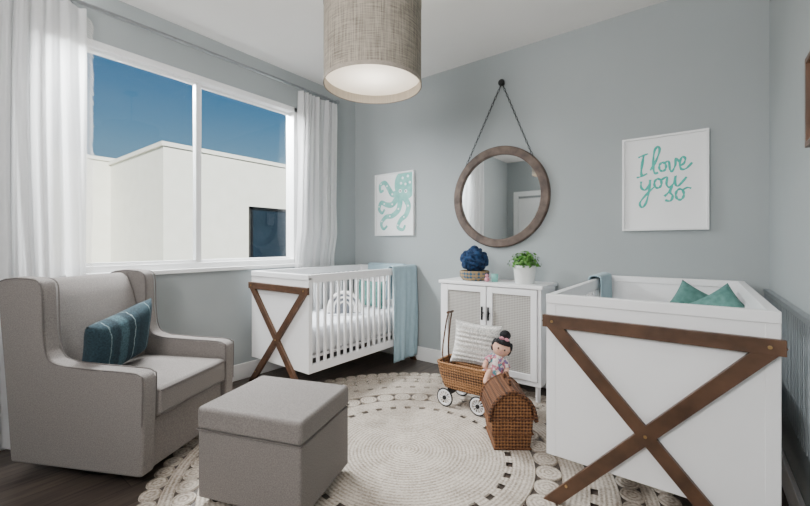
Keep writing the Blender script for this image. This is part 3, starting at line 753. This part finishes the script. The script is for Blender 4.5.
def cap(u,v):
    th=2*pi*u
    lim=1.08+.75*max(0,math.sin(th))
    a=v*lim*1.08
    return Vector((.0605*math.sin(a)*math.cos(th),.0565*math.sin(a)*math.sin(th)+.001,.184+.0605*math.cos(a)))
b.grid(cap,32,12); b.sph((0,.01,.262),(.034,.032,.030)); b.sph((-.050,.010,.186),(.014,.022,.040)); b.sph((.050,.010,.186),(.014,.022,.040))
for k in range(-4,5): b.sph((k*.009,-.042+.0012*k*k,.218),(.008,.010,.015),rot=E(20,0,k*3))
b.obj('hair',M['hair'],dl,normals=False,angle=180)
for sg in (-1,1): MB().sph((sg*.020,-.047,.182),(.0045,.004,.0065)).obj('eye',M['black'],dl)
b=MB(); b.tube([(-.009,-.048,.162),(0,-.0505,.158),(.009,-.048,.162)],.0018,6); b.obj('mouth',M['pink'],dl)
b=MB()
for sg in (-1,1): b.sph((sg*.015,-.024,.242),(.015,.009,.010))
b.obj('hair_bow',M['pink'],dl)

# house shaped wicker basket
hb=empty('house_basket',(-.88,2.115,.009),(0,0,math.radians(36)),label='brown wicker house-shaped basket with a handle on its roof',category='basket')
hw_,hd,wh,pk=.108,.125,.175,.320
gam=[(hw_+.006,0,wh),(hw_-.008,0,wh+.062),(.062,0,wh+.108),(.022,0,pk-.018),(0,0,pk-.010),(-.022,0,pk-.018),(-.062,0,wh+.108),(-hw_+.008,0,wh+.062),(-hw_-.006,0,wh)]
gm=cat(gam,3)
out=[(-hw_+.014,0),(hw_-.014,0),(hw_,wh*.5)]+[(p.x,p.z) for p in gm]+[(-hw_,wh*.5)]
b=MB(); b.prism(out,2*hd,R90)
b.obj('basket_body',M['wicker_d'],hb,bevel=.008,seg=2)
b=MB()
oa=cat([(hw_+.020,0,wh-.012),(hw_+.002,0,wh+.066),(.068,0,wh+.117),(.024,0,pk-.004),(0,0,pk+.005),(-.024,0,pk-.004),(-.068,0,wh+.117),(-hw_-.002,0,wh+.066),(-hw_-.020,0,wh-.012)],3)
ia=[Vector((p.x*.94,0,p.z-.013)) for p in oa]
b.prism([(p.x,p.z) for p in oa]+[(p.x,p.z) for p in ia[::-1]],2*hd+.022,R90)
for y in (-hd-.010,hd+.010): b.tube([(p.x,y,p.z-.004) for p in oa],.009,8)
b.obj('roof',M['wicker_roof'],hb)
b=MB()
for z in (.006,wh*.5,wh-.006):
    hx_=hw_-.010 if z<.05 else hw_+.001
    b.tube([(-hx_,-hd-.001,z),(hx_,-hd-.001,z),(hx_,hd+.001,z),(-hx_,hd+.001,z)],.006,6,closed=True)
b.obj('rope_band',M['wicker_roof'],hb)
b=MB(); b.tube(cat([(0,-.065,pk-.0),(0,-.055,pk+.035),(0,0,pk+.055),(0,.055,pk+.035),(0,.065,pk-.0)],5),.008,8); b.obj('handle',M['wicker_roof'],hb)

# ---------------------------------------------------------------- world & lights
wd=bpy.data.worlds.new('world'); scene.world=wd; wd.use_nodes=True
nt=wd.node_tree; bg=nt.nodes['Background']
tc=N(nt,'ShaderNodeTexCoord'); sp=N(nt,'ShaderNodeSeparateXYZ'); nt.links.new(tc.outputs['Generated'],sp.inputs[0])
r=N(nt,'ShaderNodeValToRGB'); e=r.color_ramp.elements
e[0].position=0; e[0].color=H('#8fb0c4'); e[1].position=1; e[1].color=H('#0c2d57')
for p,c in ((.2,'#78a5c4'),(.32,'#4680ad'),(.48,'#255b8a')): x=e.new(p); x.color=H(c)
nt.links.new(sp.outputs[2],r.inputs[0]); nt.links.new(r.outputs[0],bg.inputs[0]); bg.inputs[1].default_value=1.0
def light(kind,name,loc,target,energy,size=1,color=(1,1,1),size_y=None):
    l=bpy.data.lights.new(name,kind); l.energy=energy; l.color=color
    if kind=='AREA':
        l.size=size
        if size_y: l.shape='RECTANGLE'; l.size_y=size_y
    o=bpy.data.objects.new(name,l); COL.objects.link(o); o.location=loc
    o.rotation_euler=(Vector(target)-Vector(loc)).to_track_quat('-Z','Y').to_euler()
    return o
s=light('SUN','sun',(10,-6,10),(-8,4,0),9.5,color=(1,.97,.91)); s.data.angle=.01
light('AREA','room_fill_light',(-.9,-.95,2.1),(-1.0,2.4,1.1),34,.7,(1,.985,.965))  # added fill behind the camera, no fixture hangs there
light('AREA','upward_fill_light',(-.9,-.8,1.7),(-1.2,.6,2.73),38,.9,(1,.98,.96))  # added lamp aimed up to brighten the ceiling, not a fixture
light('AREA','window_fill_light',(-3.35,1.4,2.55),(-.9,2.0,.5),360,1.6,(.985,.99,1),.45)  # area lamp added outside above the window to strengthen the daylight
l=bpy.data.lights.new('lamp_bulb_light','POINT'); l.energy=7; l.color=(1,.95,.88); l.shadow_soft_size=.03
o=bpy.data.objects.new('lamp_bulb_light',l); COL.objects.link(o); o.location=(-1.346,1.487,2.15)

# ---------------------------------------------------------------- camera
cd=bpy.data.cameras.new('camera'); co=bpy.data.objects.new('camera',cd); COL.objects.link(co)
co.location=(0,0,1.125); co.rotation_euler=(pi/2,0,math.radians(37.4))
cd.sensor_width=36; cd.lens=386/810*36; cd.shift_y=-9/810; cd.clip_start=.05
scene.camera=co
